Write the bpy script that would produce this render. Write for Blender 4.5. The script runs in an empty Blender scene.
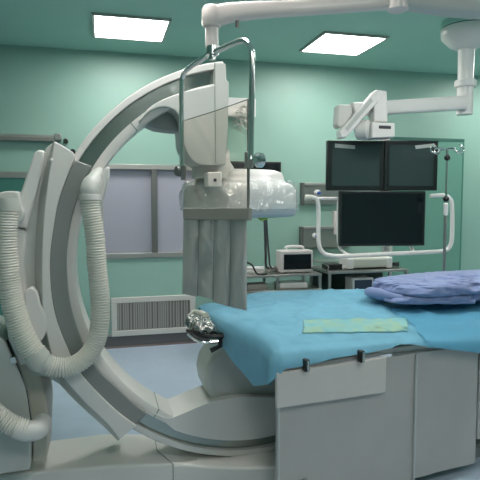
import bpy, bmesh, math, random
from mathutils import Vector, Matrix, noise
random.seed(7)
S = bpy.context.scene
COL = S.collection
# ------------------------------------------------------------------ camera
F = 540.0
HC = 1.45
YAW = math.radians(14.3)
PITCH = math.atan(40 / F)
cd = bpy.data.cameras.new('camera'); cam = bpy.data.objects.new('camera', cd); COL.objects.link(cam)
cd.sensor_width = 36; cd.lens = F / 480 * 36; cd.clip_start = .02
cam.location = (0, 0, HC)
cam.rotation_euler = (math.pi / 2 - PITCH, 0, -YAW)
S.camera = cam
CR = cam.rotation_euler.to_matrix()
# ------------------------------------------------------------------ world, exposure
w = bpy.data.worlds.new('world'); S.world = w; w.use_nodes = True
w.node_tree.nodes['Background'].inputs[0].default_value = (.75, .85, .85, 1)
w.node_tree.nodes['Background'].inputs[1].default_value = .15
S.view_settings.view_transform = 'Standard'; S.view_settings.look = 'None'
S.view_settings.gamma = 1; S.view_settings.use_curve_mapping = False
S.view_settings.exposure = 0.68
PANEL_STRENGTH = 14.0
ROOM_H = 2.85
WALL_Y = 5.37

# ------------------------------------------------------------------ placing helpers
def ray(px, py):
    return CR @ Vector(((px - 240) / F, (240 - py) / F, -1))
C0 = Vector((0, 0, HC))
def PY(px, py, y):
    d = ray(px, py); return C0 + d * (y / d.y)
def PZ(px, py, z):
    d = ray(px, py); return C0 + d * ((z - HC) / d.z)
def PD(px, py, dep):
    return C0 + ray(px, py) * dep
class Plane:                       # a vertical plane through two points
    def __init__(s, a, b):
        s.o = Vector((a.x, a.y, 0)); d = Vector((b.x - a.x, b.y - a.y, 0)).normalized()
        s.u = d; s.n = Vector((-d.y, d.x, 0))      # n points away from the camera
    def p(s, px, py, off=0):
        d = ray(px, py); o = s.o + s.n * off
        return C0 + d * ((o - C0).dot(s.n) / d.dot(s.n))

# ------------------------------------------------------------------ materials
MATS = {}
def mat(name, col, rough=.5, metal=0., spec=.5, var=0., vscale=8, bump=0., bscale=60, col2=None, coat=0., emit=0., alpha=1., sheen=0.):
    if name in MATS: return MATS[name]
    m = bpy.data.materials.new(name); m.use_nodes = True
    nt = m.node_tree; b = nt.nodes['Principled BSDF']
    b.inputs['Base Color'].default_value = (*col, 1)
    b.inputs['Roughness'].default_value = rough; b.inputs['Metallic'].default_value = metal
    b.inputs['Specular IOR Level'].default_value = spec
    b.inputs['Coat Weight'].default_value = coat
    b.inputs['Alpha'].default_value = alpha
    b.inputs['Sheen Weight'].default_value = sheen
    tc = nt.nodes.new('ShaderNodeTexCoord')
    if var or col2:
        n = nt.nodes.new('ShaderNodeTexNoise'); n.inputs['Scale'].default_value = vscale; n.inputs['Detail'].default_value = 4
        r = nt.nodes.new('ShaderNodeValToRGB')
        c2 = col2 or tuple(c * (1 - var) for c in col)
        r.color_ramp.elements[0].position = .35; r.color_ramp.elements[1].position = .65
        r.color_ramp.elements[0].color = (*c2, 1); r.color_ramp.elements[1].color = (*col, 1)
        nt.links.new(tc.outputs['Object'], n.inputs['Vector']); nt.links.new(n.outputs['Fac'], r.inputs['Fac'])
        nt.links.new(r.outputs['Color'], b.inputs['Base Color'])
    if bump:
        n = nt.nodes.new('ShaderNodeTexNoise'); n.inputs['Scale'].default_value = bscale; n.inputs['Detail'].default_value = 5
        bp = nt.nodes.new('ShaderNodeBump'); bp.inputs['Strength'].default_value = bump; bp.inputs['Distance'].default_value = .01
        nt.links.new(tc.outputs['Object'], n.inputs['Vector']); nt.links.new(n.outputs['Fac'], bp.inputs['Height'])
        nt.links.new(bp.outputs['Normal'], b.inputs['Normal'])
    if emit:
        b.inputs['Emission Color'].default_value = (*col, 1); b.inputs['Emission Strength'].default_value = emit
    MATS[name] = m; return m
def clear(name, tint, gloss=.08, rough=.05, body=0., bodycol=(.8, .8, .8), bump=0., bscale=30):
    m = bpy.data.materials.new(name); m.use_nodes = True; nt = m.node_tree; nt.nodes.clear()
    o = nt.nodes.new('ShaderNodeOutputMaterial'); t = nt.nodes.new('ShaderNodeBsdfTransparent'); t.inputs[0].default_value = (*tint, 1)
    g = nt.nodes.new('ShaderNodeBsdfGlossy'); g.inputs['Roughness'].default_value = rough
    d = nt.nodes.new('ShaderNodeBsdfDiffuse'); d.inputs[0].default_value = (*bodycol, 1)
    m1 = nt.nodes.new('ShaderNodeMixShader'); m2 = nt.nodes.new('ShaderNodeMixShader')
    m1.inputs[0].default_value = body; nt.links.new(t.outputs[0], m1.inputs[1]); nt.links.new(d.outputs[0], m1.inputs[2])
    m2.inputs[0].default_value = gloss; nt.links.new(m1.outputs[0], m2.inputs[1]); nt.links.new(g.outputs[0], m2.inputs[2])
    if bump:
        tc = nt.nodes.new('ShaderNodeTexCoord'); n = nt.nodes.new('ShaderNodeTexNoise'); n.inputs['Scale'].default_value = bscale; n.inputs['Detail'].default_value = 3
        bp = nt.nodes.new('ShaderNodeBump'); bp.inputs['Strength'].default_value = bump; bp.inputs['Distance'].default_value = .02
        nt.links.new(tc.outputs['Object'], n.inputs['Vector']); nt.links.new(n.outputs['Fac'], bp.inputs['Height'])
        nt.links.new(bp.outputs['Normal'], g.inputs['Normal'])
    nt.links.new(m2.outputs[0], o.inputs[0]); MATS[name] = m; return m

wallm = mat('teal wall paint', (.295, .485, .415), .45, var=.04, vscale=1.5)
ceilm = mat('teal ceiling paint', (.36, .62, .53), .55, var=.05, vscale=1.2)
floorm = mat('blue grey vinyl floor', (.47, .56, .68), .35, var=.08, vscale=5)
basem = mat('dark grey skirting', (.10, .10, .105), .4)
doorgreen = mat('dark green door', (.15, .34, .27), .35, var=.06, vscale=2)
doorgreen2 = mat('deep green door', (.06, .20, .165), .35)
alum = mat('brushed aluminium', (.42, .42, .40), .38, metal=.7)
alumd = mat('dark aluminium', (.17, .18, .17), .4, metal=.5)
pane = mat('lavender window pane', (.40, .405, .475), .22, var=.05, vscale=1)
enamel = mat('off white enamel', (.68, .67, .64), .35, var=.03, vscale=3, coat=.15)
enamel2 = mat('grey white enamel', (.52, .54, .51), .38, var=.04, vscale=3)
enamelw = mat('bright white enamel', (.80, .78, .76), .3, coat=.2)
armpink = mat('warm white enamel', (.74, .66, .63), .33, coat=.2)
greycov = mat('mid grey plastic', (.23, .245, .235), .4)
steelgr = mat('polished grey groove', (.35, .39, .37), .2, metal=.9)
recess = mat('recess grey', (.24, .28, .26), .4)
hosem = mat('ribbed hose plastic', (.72, .71, .65), .45)
hosed = mat('smooth hose boot', (.50, .52, .47), .42)
black = mat('black plastic', (.012, .013, .013), .35)
bezel = mat('black bezel', (.015, .02, .02), .3)
scr_g = mat('dark grey green screen', (.042, .068, .065), .16)
scr_k = mat('black screen', (.006, .010, .013), .14)
chrome = mat('chrome tube', (.70, .72, .72), .2, metal=1.)
steel = mat('stainless steel', (.42, .42, .40), .3, metal=.85)
steeld = mat('dull steel', (.30, .29, .27), .35, metal=.6)
drapem = mat('blue drape fabric', (.20, .50, .67), .75, var=.10, vscale=9, bump=.25, bscale=220, alpha=.86)
blanketm = mat('lavender blue cotton', (.235, .30, .53), .85, var=.12, vscale=14, bump=.25, bscale=160, sheen=.2)
padm = mat('pale green pad', (.31, .50, .37), .85, col2=(.21, .48, .52), vscale=16)
skirtm = mat('grey lead vinyl', (.45, .435, .42), .42, var=.05, vscale=4, bump=.05, bscale=8)
flapm = mat('pale vinyl flap', (.60, .57, .54), .4, var=.04, vscale=5)
seamm = mat('pale seam piping', (.50, .53, .52), .5)
stripm = mat('grey lead strip', (.42, .43, .41), .42, var=.06, vscale=5, bump=.12, bscale=9)
headerm = mat('grey header band', (.27, .265, .235), .45)
acryl = clear('lead acrylic', (.97, .945, .91), .05, .06)
plast = clear('clear plastic wrap', (.93, .95, .95), .16, .12, body=.10, bodycol=(.8, .85, .87), bump=.9, bscale=26)
foil = mat('crumpled silver wrap', (.34, .35, .33), .14, metal=.85, bump=1., bscale=26)
mattr = mat('mattress cover', (.18, .34, .42), .5)
bluek = mat('blue knob', (.05, .12, .45), .4)
pink = mat('pinkish white plastic', (.66, .61, .60), .4)
redbrown = mat('brown floor edge strip', (.22, .17, .16), .5)
ventm = mat('vent frame', (.58, .57, .54), .45)
ventd = mat('vent dark cavity', (.17, .17, .165), .6)
slatm = mat('vent slat', (.36, .36, .34), .45)
ivory = mat('ivory device plastic', (.68, .68, .60), .35)
yelgreen = mat('yellow green tie', (.45, .62, .08), .5)
textm = mat('dark print', (.04, .04, .05), .6)
dblue = mat('dark blue face', (.03, .05, .09), .3)
diff = mat('light diffuser', (1., .97, .935), .5, emit=PANEL_STRENGTH)

# ------------------------------------------------------------------ mesh helpers
def poly_prism(bm, pts, vec):
    a = [bm.verts.new(p) for p in pts]; b = [bm.verts.new(Vector(p) + vec) for p in pts]
    n = len(pts); fs = [bm.faces.new(a), bm.faces.new(b[::-1])]
    for i in range(n):
        j = (i + 1) % n; fs.append(bm.faces.new((a[j], a[i], b[i], b[j])))
    return fs
def box(bm, lo, hi, M=None):
    vs = []
    for x in (lo[0], hi[0]):
        for y in (lo[1], hi[1]):
            for z in (lo[2], hi[2]):
                v = Vector((x, y, z)); vs.append(bm.verts.new(M @ v if M else v))
    for f in ((0, 1, 3, 2), (4, 6, 7, 5), (0, 4, 5, 1), (2, 3, 7, 6), (0, 2, 6, 4), (1, 5, 7, 3)):
        bm.faces.new([vs[i] for i in f])
def crom(pts, n=8, closed=False):
    P = [Vector(p) for p in pts]; out = []; m = len(P)
    rng = m if closed else m - 1
    for i in range(rng):
        p0 = P[(i - 1) % m] if (closed or i > 0) else P[0] * 2 - P[1]
        p1 = P[i]; p2 = P[(i + 1) % m]
        p3 = P[(i + 2) % m] if (closed or i + 2 < m) else p2 * 2 - p1
        for k in range(n):
            t = k / n
            out.append(.5 * ((2 * p1) + (p2 - p0) * t + (2 * p0 - 5 * p1 + 4 * p2 - p3) * t * t + (3 * p1 - p0 - 3 * p2 + p3) * t ** 3))
    if not closed: out.append(P[-1].copy())
    return out
def sweep(bm, pts, rad, seg=14, cap=True, sq=None, closed=False, tw=1):
    """tube along pts; rad number or list; sq=(w,h) scales the section"""
    n = len(pts); R = rad if isinstance(rad, (list, tuple)) else [rad] * n
    pts = [Vector(p) for p in pts]
    tan = []
    for i in range(n):
        if closed: t = pts[(i + 1) % n] - pts[(i - 1) % n]
        else: t = pts[min(i + tw, n - 1)] - pts[max(i - tw, 0)]
        tan.append(t.normalized())
    up = Vector((0, 0, 1)) if abs(tan[0].z) < .9 else Vector((0, 1, 0))
    u = (up - tan[0] * up.dot(tan[0])).normalized(); rings = []
    for i in range(n):
        u = (u - tan[i] * u.dot(tan[i])).normalized(); v = tan[i].cross(u); ring = []
        for k in range(seg):
            a = 2 * math.pi * k / seg; cu, cv = math.cos(a), math.sin(a)
            if sq:
                e = .45; cu = math.copysign(abs(cu) ** e, cu) * sq[1]; cv = math.copysign(abs(cv) ** e, cv) * sq[0]
            ring.append(bm.verts.new(pts[i] + (u * cu + v * cv) * R[i]))
        rings.append(ring)
    for i in range(n if closed else n - 1):
        A = rings[i]; B = rings[(i + 1) % n]
        for k in range(seg):
            j = (k + 1) % seg; bm.faces.new((A[k], A[j], B[j], B[k]))
    if cap and not closed:
        bm.faces.new(rings[0][::-1]); bm.faces.new(rings[-1])
def lathe(bm, c, prof, seg=40, axis=(0, 0, 1), sx=1, sy=1):
    """prof list of (r, h) along axis from c"""
    c = Vector(c); ax = Vector(axis).normalized()
    u = ax.orthogonal().normalized() if abs(ax.z) < .99 else Vector((1, 0, 0)); v = ax.cross(u); rings = []
    for r, h in prof:
        if r < 1e-5: rings.append([bm.verts.new(c + ax * h)])
        else: rings.append([bm.verts.new(c + ax * h + u * (r * sx * math.cos(2 * math.pi * k / seg)) + v * (r * sy * math.sin(2 * math.pi * k / seg))) for k in range(seg)])
    for A, B in zip(rings, rings[1:]):
        for k in range(seg):
            j = (k + 1) % seg
            if len(A) == 1 and len(B) == 1: continue
            if len(A) == 1: bm.faces.new((A[0], B[j], B[k]))
            elif len(B) == 1: bm.faces.new((A[k], A[j], B[0]))
            else: bm.faces.new((A[k], A[j], B[j], B[k]))
    if len(rings[0]) > 1: bm.faces.new(rings[0])
    if len(rings[-1]) > 1: bm.faces.new(rings[-1][::-1])
def BM(): return bmesh.new()
WORG = {}
def mesh_obj(name, bm, m, org, bevel=0., angle=35, sub=0, solid=0.):
    bmesh.ops.recalc_face_normals(bm, faces=bm.faces)
    bmesh.ops.translate(bm, verts=bm.verts, vec=-org)
    me = bpy.data.meshes.new(name); bm.to_mesh(me); bm.free()
    me.polygons.foreach_set('use_smooth', [True] * len(me.polygons)); me.set_sharp_from_angle(angle=math.radians(angle))
    o = bpy.data.objects.new(name, me); COL.objects.link(o); me.materials.append(m)
    if solid:
        s = o.modifiers.new('thickness', 'SOLIDIFY'); s.thickness = solid; s.offset = 0
    if bevel:
        b = o.modifiers.new('bevel', 'BEVEL'); b.width = bevel; b.segments = 3; b.limit_method = 'ANGLE'; b.angle_limit = math.radians(38); b.harden_normals = False
    if sub:
        s = o.modifiers.new('subdivision', 'SUBSURF'); s.levels = sub; s.render_levels = sub
    return o
def thing(name, label, cat, loc, group=None):
    o = bpy.data.objects.new(name, None); COL.objects.link(o); o.location = loc; o.empty_display_size = .05
    o['label'] = label; o['category'] = cat; WORG[o.name] = Vector(loc)
    if group: o['group'] = group
    return o
def part(name, bm, m, parent, label=None, **k):
    org = WORG[parent.name]
    o = mesh_obj(name, bm, m, org, **k); o.parent = parent; WORG[o.name] = org
    if label: o['label'] = label
    return o
def single(name, label, cat, bm, m, group=None, **k):
    xs = [v.co for v in bm.verts]
    org = Vector(((min(v.x for v in xs) + max(v.x for v in xs)) / 2, (min(v.y for v in xs) + max(v.y for v in xs)) / 2, min(v.z for v in xs)))
    o = mesh_obj(name, bm, m, org, **k); o.location = org; o['label'] = label; o['category'] = cat; WORG[o.name] = org
    if group: o['group'] = group
    return o
def struct(name, bm, m, parent=None, **k):
    if parent: return part(name, bm, m, parent, **k)
    xs = [v.co for v in bm.verts]
    org = Vector((sum(v.x for v in xs) / len(xs), sum(v.y for v in xs) / len(xs), min(v.z for v in xs)))
    o = mesh_obj(name, bm, m, org, **k); o.location = org; o['kind'] = 'structure'; WORG[o.name] = org
    return o
def copy_tree(o, parent=None):
    c = o.copy(); COL.objects.link(c)
    if parent: c.parent = parent
    for ch in list(o.children): copy_tree(ch, c)
    return c
def bx(lo, hi, M=None):
    bm = BM(); box(bm, lo, hi, M); return bm

# ================================================================== THE ROOM
XL, XR, YB = -2.6, 5.4, -2.6
struct('floor', bx((XL - .1, YB - .1, -.1), (XR + .1, WALL_Y + .1, 0)), floorm)
struct('ceiling', bx((XL - .1, YB - .1, ROOM_H), (XR + .1, WALL_Y + .1, ROOM_H + .1)), ceilm)
struct('wall_left', bx((XL - .1, YB, 0), (XL, WALL_Y, ROOM_H)), wallm)
struct('wall_right', bx((XR, YB, 0), (XR + .1, WALL_Y, ROOM_H)), wallm)
struct('wall_front', bx((XL - .1, YB - .1, 0), (XR + .1, YB, ROOM_H)), wallm)
# back wall with a window opening
wa = PY(97, 163, WALL_Y); wb = PY(207, 259, WALL_Y)
wx0, wx1, wz0, wz1 = wa.x, wb.x, wb.z, PY(140, 164.5, WALL_Y).z
wz0 = PY(140, 258, WALL_Y).z
bm = BM()
for lo, hi in (((XL - .1, wx0), (0, ROOM_H)), ((wx1, XR + .1), (0, ROOM_H)), ((wx0, wx1), (0, wz0)), ((wx0, wx1), (wz1, ROOM_H))):
    box(bm, (lo[0], WALL_Y, hi[0]), (lo[1], WALL_Y + .12, hi[1]))
struct('wall_back', bm, wallm)
bm = BM(); fw = .05
for r in ((wx0, wx1, wz1 - fw, wz1), (wx0, wx1, wz0, wz0 + fw), (wx0, wx0 + fw, wz0 + fw, wz1 - fw), (wx1 - fw, wx1, wz0 + fw, wz1 - fw)):
    box(bm, (r[0], WALL_Y - .02, r[2]), (r[1], WALL_Y + .09, r[3]))
win = struct('window_1', bm, alum, bevel=.004)
mxp = PY(154.5, 210, WALL_Y).x
struct('mullion', bx((mxp - .028, WALL_Y - .015, wz0 + fw), (mxp + .028, WALL_Y + .07, wz1 - fw)), alumd, win, bevel=.003)
p1 = struct('pane', bx((wx0 + fw, WALL_Y + .035, wz0 + fw), (mxp - .028, WALL_Y + .045, wz1 - fw)), pane, win)
p2 = struct('pane', bx((mxp + .028, WALL_Y + .035, wz0 + fw), (wx1 - fw, WALL_Y + .045, wz1 - fw)), pane, win)
bm = BM()
box(bm, (XL, WALL_Y - .018, .015), (XR, WALL_Y, .115))
struct('baseboard_back', bm, basem, bevel=.004)
struct('trim_1', bx((XL, WALL_Y - .03, 0), (XR, WALL_Y, .015)), redbrown)
struct('trim_2', bx((XL, WALL_Y - .012, .115), (XR, WALL_Y, .135)), alum, bevel=.002)
# green door on the right of the back wall
dx0, dx1 = PY(384, 200, WALL_Y).x, PY(459, 200, WALL_Y).x; dz = PY(455, 142, WALL_Y).z
d1 = struct('door_1', bx((dx0, WALL_Y - .045, .14), (dx1, WALL_Y - .002, dz)), doorgreen, bevel=.004)
struct('door_frame', bx((dx0 - .02, WALL_Y - .05, dz), (dx1 + .012, WALL_Y - .002, dz + .03)), mat('door head green', (.05, .15, .12), .4), d1)
struct('door_edge', bx((dx1, WALL_Y - .05, .14), (dx1 + .012, WALL_Y - .002, dz)), mat('door edge green', (.09, .27, .21), .4), d1)
# sliding door on the left, its top rail and its track
ex1 = PY(30, 180, WALL_Y).x; ez = PY(10, 178, WALL_Y).z
d2 = struct('door_2', bx((XL + .3, WALL_Y - .06, .14), (ex1, WALL_Y - .02, ez)), doorgreen2, bevel=.003)
struct('top_rail', bx((XL + .3, WALL_Y - .07, ez), (ex1, WALL_Y - .02, PY(10, 172, WALL_Y).z)), alum, d2, bevel=.004)
tz0, tz1 = PY(30, 141, WALL_Y - .05).z, PY(30, 134.5, WALL_Y - .05).z
tx1 = PY(57, 138, WALL_Y - .05).x
t = thing('door_track', 'dull metal sliding door track along the wall above the green door', 'door track', ((XL + tx1) / 2, WALL_Y - .03, tz0))
part('rail', bx((XL + .05, WALL_Y - .08, tz0), (tx1, WALL_Y, tz0 + (tz1 - tz0) * .55)), steeld, t, bevel=.004)
part('cover_strip', bx((XL + .05, WALL_Y - .06, tz0 + (tz1 - tz0) * .55), (tx1, WALL_Y, tz1)), alum, t, bevel=.004)
bm = BM(); box(bm, (tx1 - .02, WALL_Y - .09, tz0 + .01), (tx1 + .04, WALL_Y, tz1 + .012)); part('end_bracket', bm, steel, t, bevel=.006)
bm = BM(); lathe(bm, (tx1 + .075, WALL_Y, tz0 + .01), [(.022, 0), (.022, .06), (.015, .07)], 16, (0, -1, 0)); part('end_stop', bm, black, t)

# wall grille
gx0, gx1 = PY(111, 300, WALL_Y).x, PY(195, 300, WALL_Y).x; gz0, gz1 = PY(150, 334, WALL_Y).z, PY(150, 296, WALL_Y).z
t = thing('vent_grille', 'pale framed wall grille with upright grey slats, low under the window', 'vent', ((gx0 + gx1) / 2, WALL_Y - .01, gz0))
bm = BM(); fw = .055
for r in ((gx0, gx1, gz1 - fw, gz1), (gx0, gx1, gz0, gz0 + fw), (gx0, gx0 + fw, gz0 + fw, gz1 - fw), (gx1 - fw, gx1, gz0 + fw, gz1 - fw)):
    box(bm, (r[0], WALL_Y - .03, r[2]), (r[1], WALL_Y, r[3]))
part('frame', bm, ventm, t, bevel=.006)
part('backing', bx((gx0 + fw, WALL_Y - .008, gz0 + fw), (gx1 - fw, WALL_Y - .001, gz1 - fw)), ventd, t)
n = 26; x = gx0 + fw + .012; i = 0; s0 = None
while x < gx1 - fw - .012:
    wd = random.choice([.005, .007, .010])
    if s0 is None:
        s0 = part('slat', bx((x - .007, WALL_Y - .024, gz0 + fw), (x + .007, WALL_Y - .008, gz1 - fw)), slatm, t); sx0 = x
    else:
        c = s0.copy(); COL.objects.link(c); c.location.x = x - sx0
    x += random.choice([.021, .024, .030])
# gas outlet boxes
def outlet(px0, py0, px1, py1, label, knob):
    a = PY(px0, py0, WALL_Y); b = PY(px1, py1, WALL_Y); cx = PY((px0 + px1) / 2, py0, WALL_Y).x
    a.z = PY((px0 + px1) / 2, py0, WALL_Y).z
    b.z = PY((px0 + px1) / 2, py1, WALL_Y).z
    t = thing('gas_outlet_panel', label, 'outlet panel', ((a.x + b.x) / 2, WALL_Y, b.z), 'metal outlet panels on the back wall')
    part('side_frame', bx((a.x, WALL_Y - .06, b.z), (a.x + .03, WALL_Y, a.z)), alumd, t, bevel=.003)
    part('faceplate', bx((a.x + .03, WALL_Y - .045, b.z + .01), (b.x, WALL_Y, a.z - .03)), steel, t, bevel=.004)
    part('top_lip', bx((a.x + .03, WALL_Y - .06, a.z - .03), (b.x, WALL_Y, a.z)), alum, t, bevel=.004)
    k = PY(knob[0], knob[1], WALL_Y - .045)
    bm = BM(); lathe(bm, (k.x, WALL_Y - .045, k.z), [(.034, 0), (.034, .02), (.026, .03), (.022, .045)], 24, (0, -1, 0)); f = part('socket', bm, enamelw, t)
    bm = BM(); lathe(bm, (k.x, WALL_Y - .09, k.z), [(.018, 0), (.018, .02), (.012, .026)], 18, (0, -1, 0)); part('blue_button', bm, bluek, f)
outlet(300, 183, 352, 205, 'upper metal gas outlet panel on the wall, left of the dark screens', (317, 193))
outlet(299, 226, 348, 248, 'lower metal gas outlet panel on the wall, beside the black screen', (315, 236))
bm = BM(); a = PY(332, 211, WALL_Y); b = PY(344, 234, WALL_Y)
box(bm, (a.x, WALL_Y - .07, b.z), (b.x, WALL_Y, a.z)); single('wall_dispenser', 'pinkish white box on the wall between the two outlet panels', 'dispenser', bm, pink, bevel=.012)
# dark wall display, behind the detector
a = PY(225, 161, WALL_Y - .06); b = PY(281, 205, WALL_Y - .06)
t = thing('wall_display', 'black flat display on the wall half hidden behind the white detector', 'display', ((a.x + b.x) / 2, WALL_Y - .03, b.z))
part('casing', bx((a.x, WALL_Y - .06, b.z), (b.x, WALL_Y, a.z)), black, t, bevel=.004)
part('screen', bx((a.x + .02, WALL_Y - .064, b.z + .02), (b.x - .02, WALL_Y - .06, a.z - .02)), scr_k, t)

# ceiling lights: two in view, the rest of the grid stands behind and beside the camera
zl = ROOM_H - .012
A = [PZ(93, 15, zl), PZ(170, 20, zl), PZ(163, 41, zl), PZ(94, 37, zl)]
B = [PZ(321, 33, zl), PZ(388, 39, zl), PZ(360, 54, zl), PZ(301, 51, zl)]
def ceiling_light(c, label, size=(.30, .30)):
    t = thing('ceiling_light', label, 'ceiling light', (c.x, c.y, ROOM_H - .03), 'square ceiling light panels')
    bm = BM(); f = .022; sx, sy = size
    for r in ((-sx, sx, -sy, -sy + f), (-sx, sx, sy - f, sy), (-sx, -sx + f, -sy + f, sy - f), (sx - f, sx, -sy + f, sy - f)):
        box(bm, (c.x + r[0], c.y + r[2], ROOM_H - .02), (c.x + r[1], c.y + r[3], ROOM_H))
    part('frame', bm, alum, t, bevel=.003)
    part('diffuser', bx((c.x - sx + f, c.y - sy + f, ROOM_H - .012), (c.x + sx - f, c.y + sy - f, ROOM_H - .004)), diff, t)
    return t
cA = sum(A, Vector()) / 4; cB = sum(B, Vector()) / 4
L0 = ceiling_light(cA, 'glowing square ceiling panel nearest the C-arm, left of the two')
L1 = ceiling_light(cB, 'glowing square ceiling panel above the dark monitors, right of the two')
step = cB.x - cA.x

for (ix, iy, txt) in ((2, 0, 'right of the monitor boom'), (0, -1, 'over the foot of the C-arm, outside the picture'), (1, -1, 'over the near side of the operating table'), (0, -2, 'behind the viewer on the left'), (1, -2, 'behind the viewer in the middle'), (2, -1, 'over the right end of the table')):
    c = copy_tree(L0); c.location = (cA.x + ix * step + (.35 if ix == 2 else 0), cA.y + iy * 2.3, ROOM_H - .03)
    c['label'] = 'glowing square ceiling panel ' + txt

# ================================================================== C-ARM MACHINE
YF, YR = 2.64, 2.90                # front and rear face of the arc
root = thing('c_arm_xray_machine', 'large off-white C-arm X-ray machine curving around the head of the operating table', 'x-ray machine', (PY(120, 200, 2.8).x, 2.8, 0))
RC = Vector((.738, YF, 1.128)); r_px = 1.012 / 195
def ringpt(a, r, y): return Vector((RC.x + r * math.cos(a), y, RC.z + r * math.sin(a)))
def arc_sweep(bm, a0, a1, sect, n=90):
    rings = []
    for i in range(n + 1):
        a = math.radians(a0 + (a1 - a0) * i / n)
        rings.append([bm.verts.new(ringpt(a, r, y)) for r, y in sect])
    m = len(sect)
    for A_, B_ in zip(rings, rings[1:]):
        for k in range(m):
            j = (k + 1) % m; bm.faces.new((A_[k], A_[j], B_[j], B_[k]))
    bm.faces.new(rings[0]); bm.faces.new(rings[-1][::-1])
R_ = lambda q: q * r_px
A0, A1 = 98.6, 300
bm = BM()
arc_sweep(bm, A0, A1, [(R_(167), YF + .006), (R_(169.5), YF), (R_(175.5), YF), (R_(175.5), YF + .04), (R_(189), YF + .04), (R_(189), YF), (R_(194), YF), (R_(195), YF + .006),
                       (R_(195), YR - .01), (R_(193), YR), (R_(169.5), YR), (R_(167), YR - .01)], 110)
arc = part('arc', bm, enamel, root, angle=40)
bm = BM(); arc_sweep(bm, A0 - .0, A1, [(R_(175.8), YF + .028), (R_(188.7), YF + .028), (R_(188.7), YF + .0395), (R_(175.8), YF + .0395)], 110)
part('arc_track', bm, steelgr, arc, 'polished grey-green channel')
for a in (131, 236):
    bm = BM(); arc_sweep(bm, a, a + .35, [(R_(166.7), YF - .001), (R_(175.5), YF - .001), (R_(175.5), YF + .01), (R_(169.5), YR), (R_(166.7), YR)], 1); part('joint_line', bm, recess, arc)
def trace(pts, y, n=6, closed_c=False): return crom([PY(px, py, y) for px, py in pts], n, closed_c)
# detector arm (upper end of the arc)
yf = YF - .02
bm = BM()
outl = trace([(140.5, 122), (147, 114), (156, 108.5), (165, 107), (174, 110), (180, 118), (182.5, 130), (184, 145), (191, 159), (200, 165)], yf) + trace([(226, 165), (228, 130), (229, 90)], yf) + [PY(229, 82, yf), PY(226.5, 80, yf), PY(226, 64, yf), PY(222, 62, yf), PY(215, 62.5, yf), PY(215, 84, yf)] + trace([(214, 84.5), (198, 88), (183, 92), (166, 98), (150, 107), (138, 120.5)], yf)
poly_prism(bm, outl, Vector((0, YR - yf - .005, 0)))
da = part('detector_arm', bm, enamel2, root, 'grey-white upper arm carrying the detector', bevel=.008)
bm = BM(); poly_prism(bm, [PY(214.3, 63, yf - .002), PY(215, 63, yf - .002), PY(216, 163, yf - .002), PY(215.3, 163, yf - .002)], Vector((0, .01, 0))); part('seam', bm, recess, da)
bm = BM(); poly_prism(bm, [PY(px, py, YF + .1) for px, py in ((137, 120), (141, 112), (150, 107), (165, 105), (182, 108), (184, 126), (182, 131), (168, 130), (155, 128), (146, 124))], Vector((0, .16, 0)))
part('arm_underside', bm, recess, da, 'dark recessed underside of the upper arm, added as a solid piece', bevel=.02)  # added dark piece standing in for the arm's recessed underside
# detector head
hc_ = PY(240, 190, 2.86)
zb, zt = PY(240, 217, 2.62).z, PY(240, 163, 2.86).z
rx = (PY(295, 200, 2.86).x - PY(184, 200, 2.86).x) / 2
cxh = (PY(295, 200, 2.86).x + PY(184, 200, 2.86).x) / 2
H = zt - zb
bm = BM()
lathe(bm, (cxh, 2.88, zb), [(rx * .93, 0), (rx * .975, .008), (rx, .03), (rx, H * .30), (rx * .995, H * .48), (rx * .965, H * .54), (rx * .90, H * .60), (rx * .80, H * .64), (rx * .775, H * .74), (rx * .74, H * .82), (rx * .62, H * .86), (rx * .30, H * .88)], 64, sy=.80)
dh = part('detector_head', bm, enamelw, root, 'bright white rounded flat detector', angle=60)
bm = BM(); lathe(bm, (cxh, 2.88, zb - .006), [(rx * .90, 0), (rx * .965, .003), (rx * 1.004, .022), (rx * 1.006, .045), (rx * .99, .046)], 64, sy=.80); part('bumper_ring', bm, mat('pale blue grey bumper', (.42, .46, .50), .4), dh, 'pale blue-grey lower rim', angle=60)
bm = BM()
prof = [(rx * 1.012, H * .10), (rx * 1.03, H * .25), (rx * 1.03, H * .45), (rx * 1.0, H * .56), (rx * .93, H * .63), (rx * .84, H * .66)]
lathe(bm, (cxh, 2.88, zb), prof, 96, sy=.82)
bmesh.ops.delete(bm, geom=[f for f in bm.faces if len(f.verts) > 4], context='FACES')
bmesh.ops.subdivide_edges(bm, edges=bm.edges[:], cuts=2, use_grid_fill=True)
for v in bm.verts:
    d = Vector((v.co.x - cxh, v.co.y - 2.88, 0)).normalized(); v.co += d * (.016 * noise.noise(v.co * 22) + .012 * noise.noise(v.co * 48) + .006) + Vector((0, 0, .008 * noise.noise(v.co * 30)))
part('plastic_cover', bm, plast, dh, 'crinkled clear plastic wrap')
bm = BM(); lathe(bm, (PY(213, 170, 2.8).x, 2.80, zt - .03), [(.11, -.06), (.11, .0), (.09, .03), (.085, .09)], 32); part('swivel_neck', bm, enamel, root)
a = PY(208, 172, 2.6); b = PY(222, 187, 2.6)
bm = bx((a.x, 2.60, b.z), (b.x, 2.72, a.z)); sb = part('sensor_box', bm, enamelw, root, 'small white box with a round button', bevel=.006)
k = PY(215, 180, 2.6); bm = BM(); lathe(bm, (k.x, 2.60, k.z), [(.008, 0), (.008, .004), (.004, .006)], 16, (0, -1, 0)); part('button', bm, textm, sb)
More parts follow.
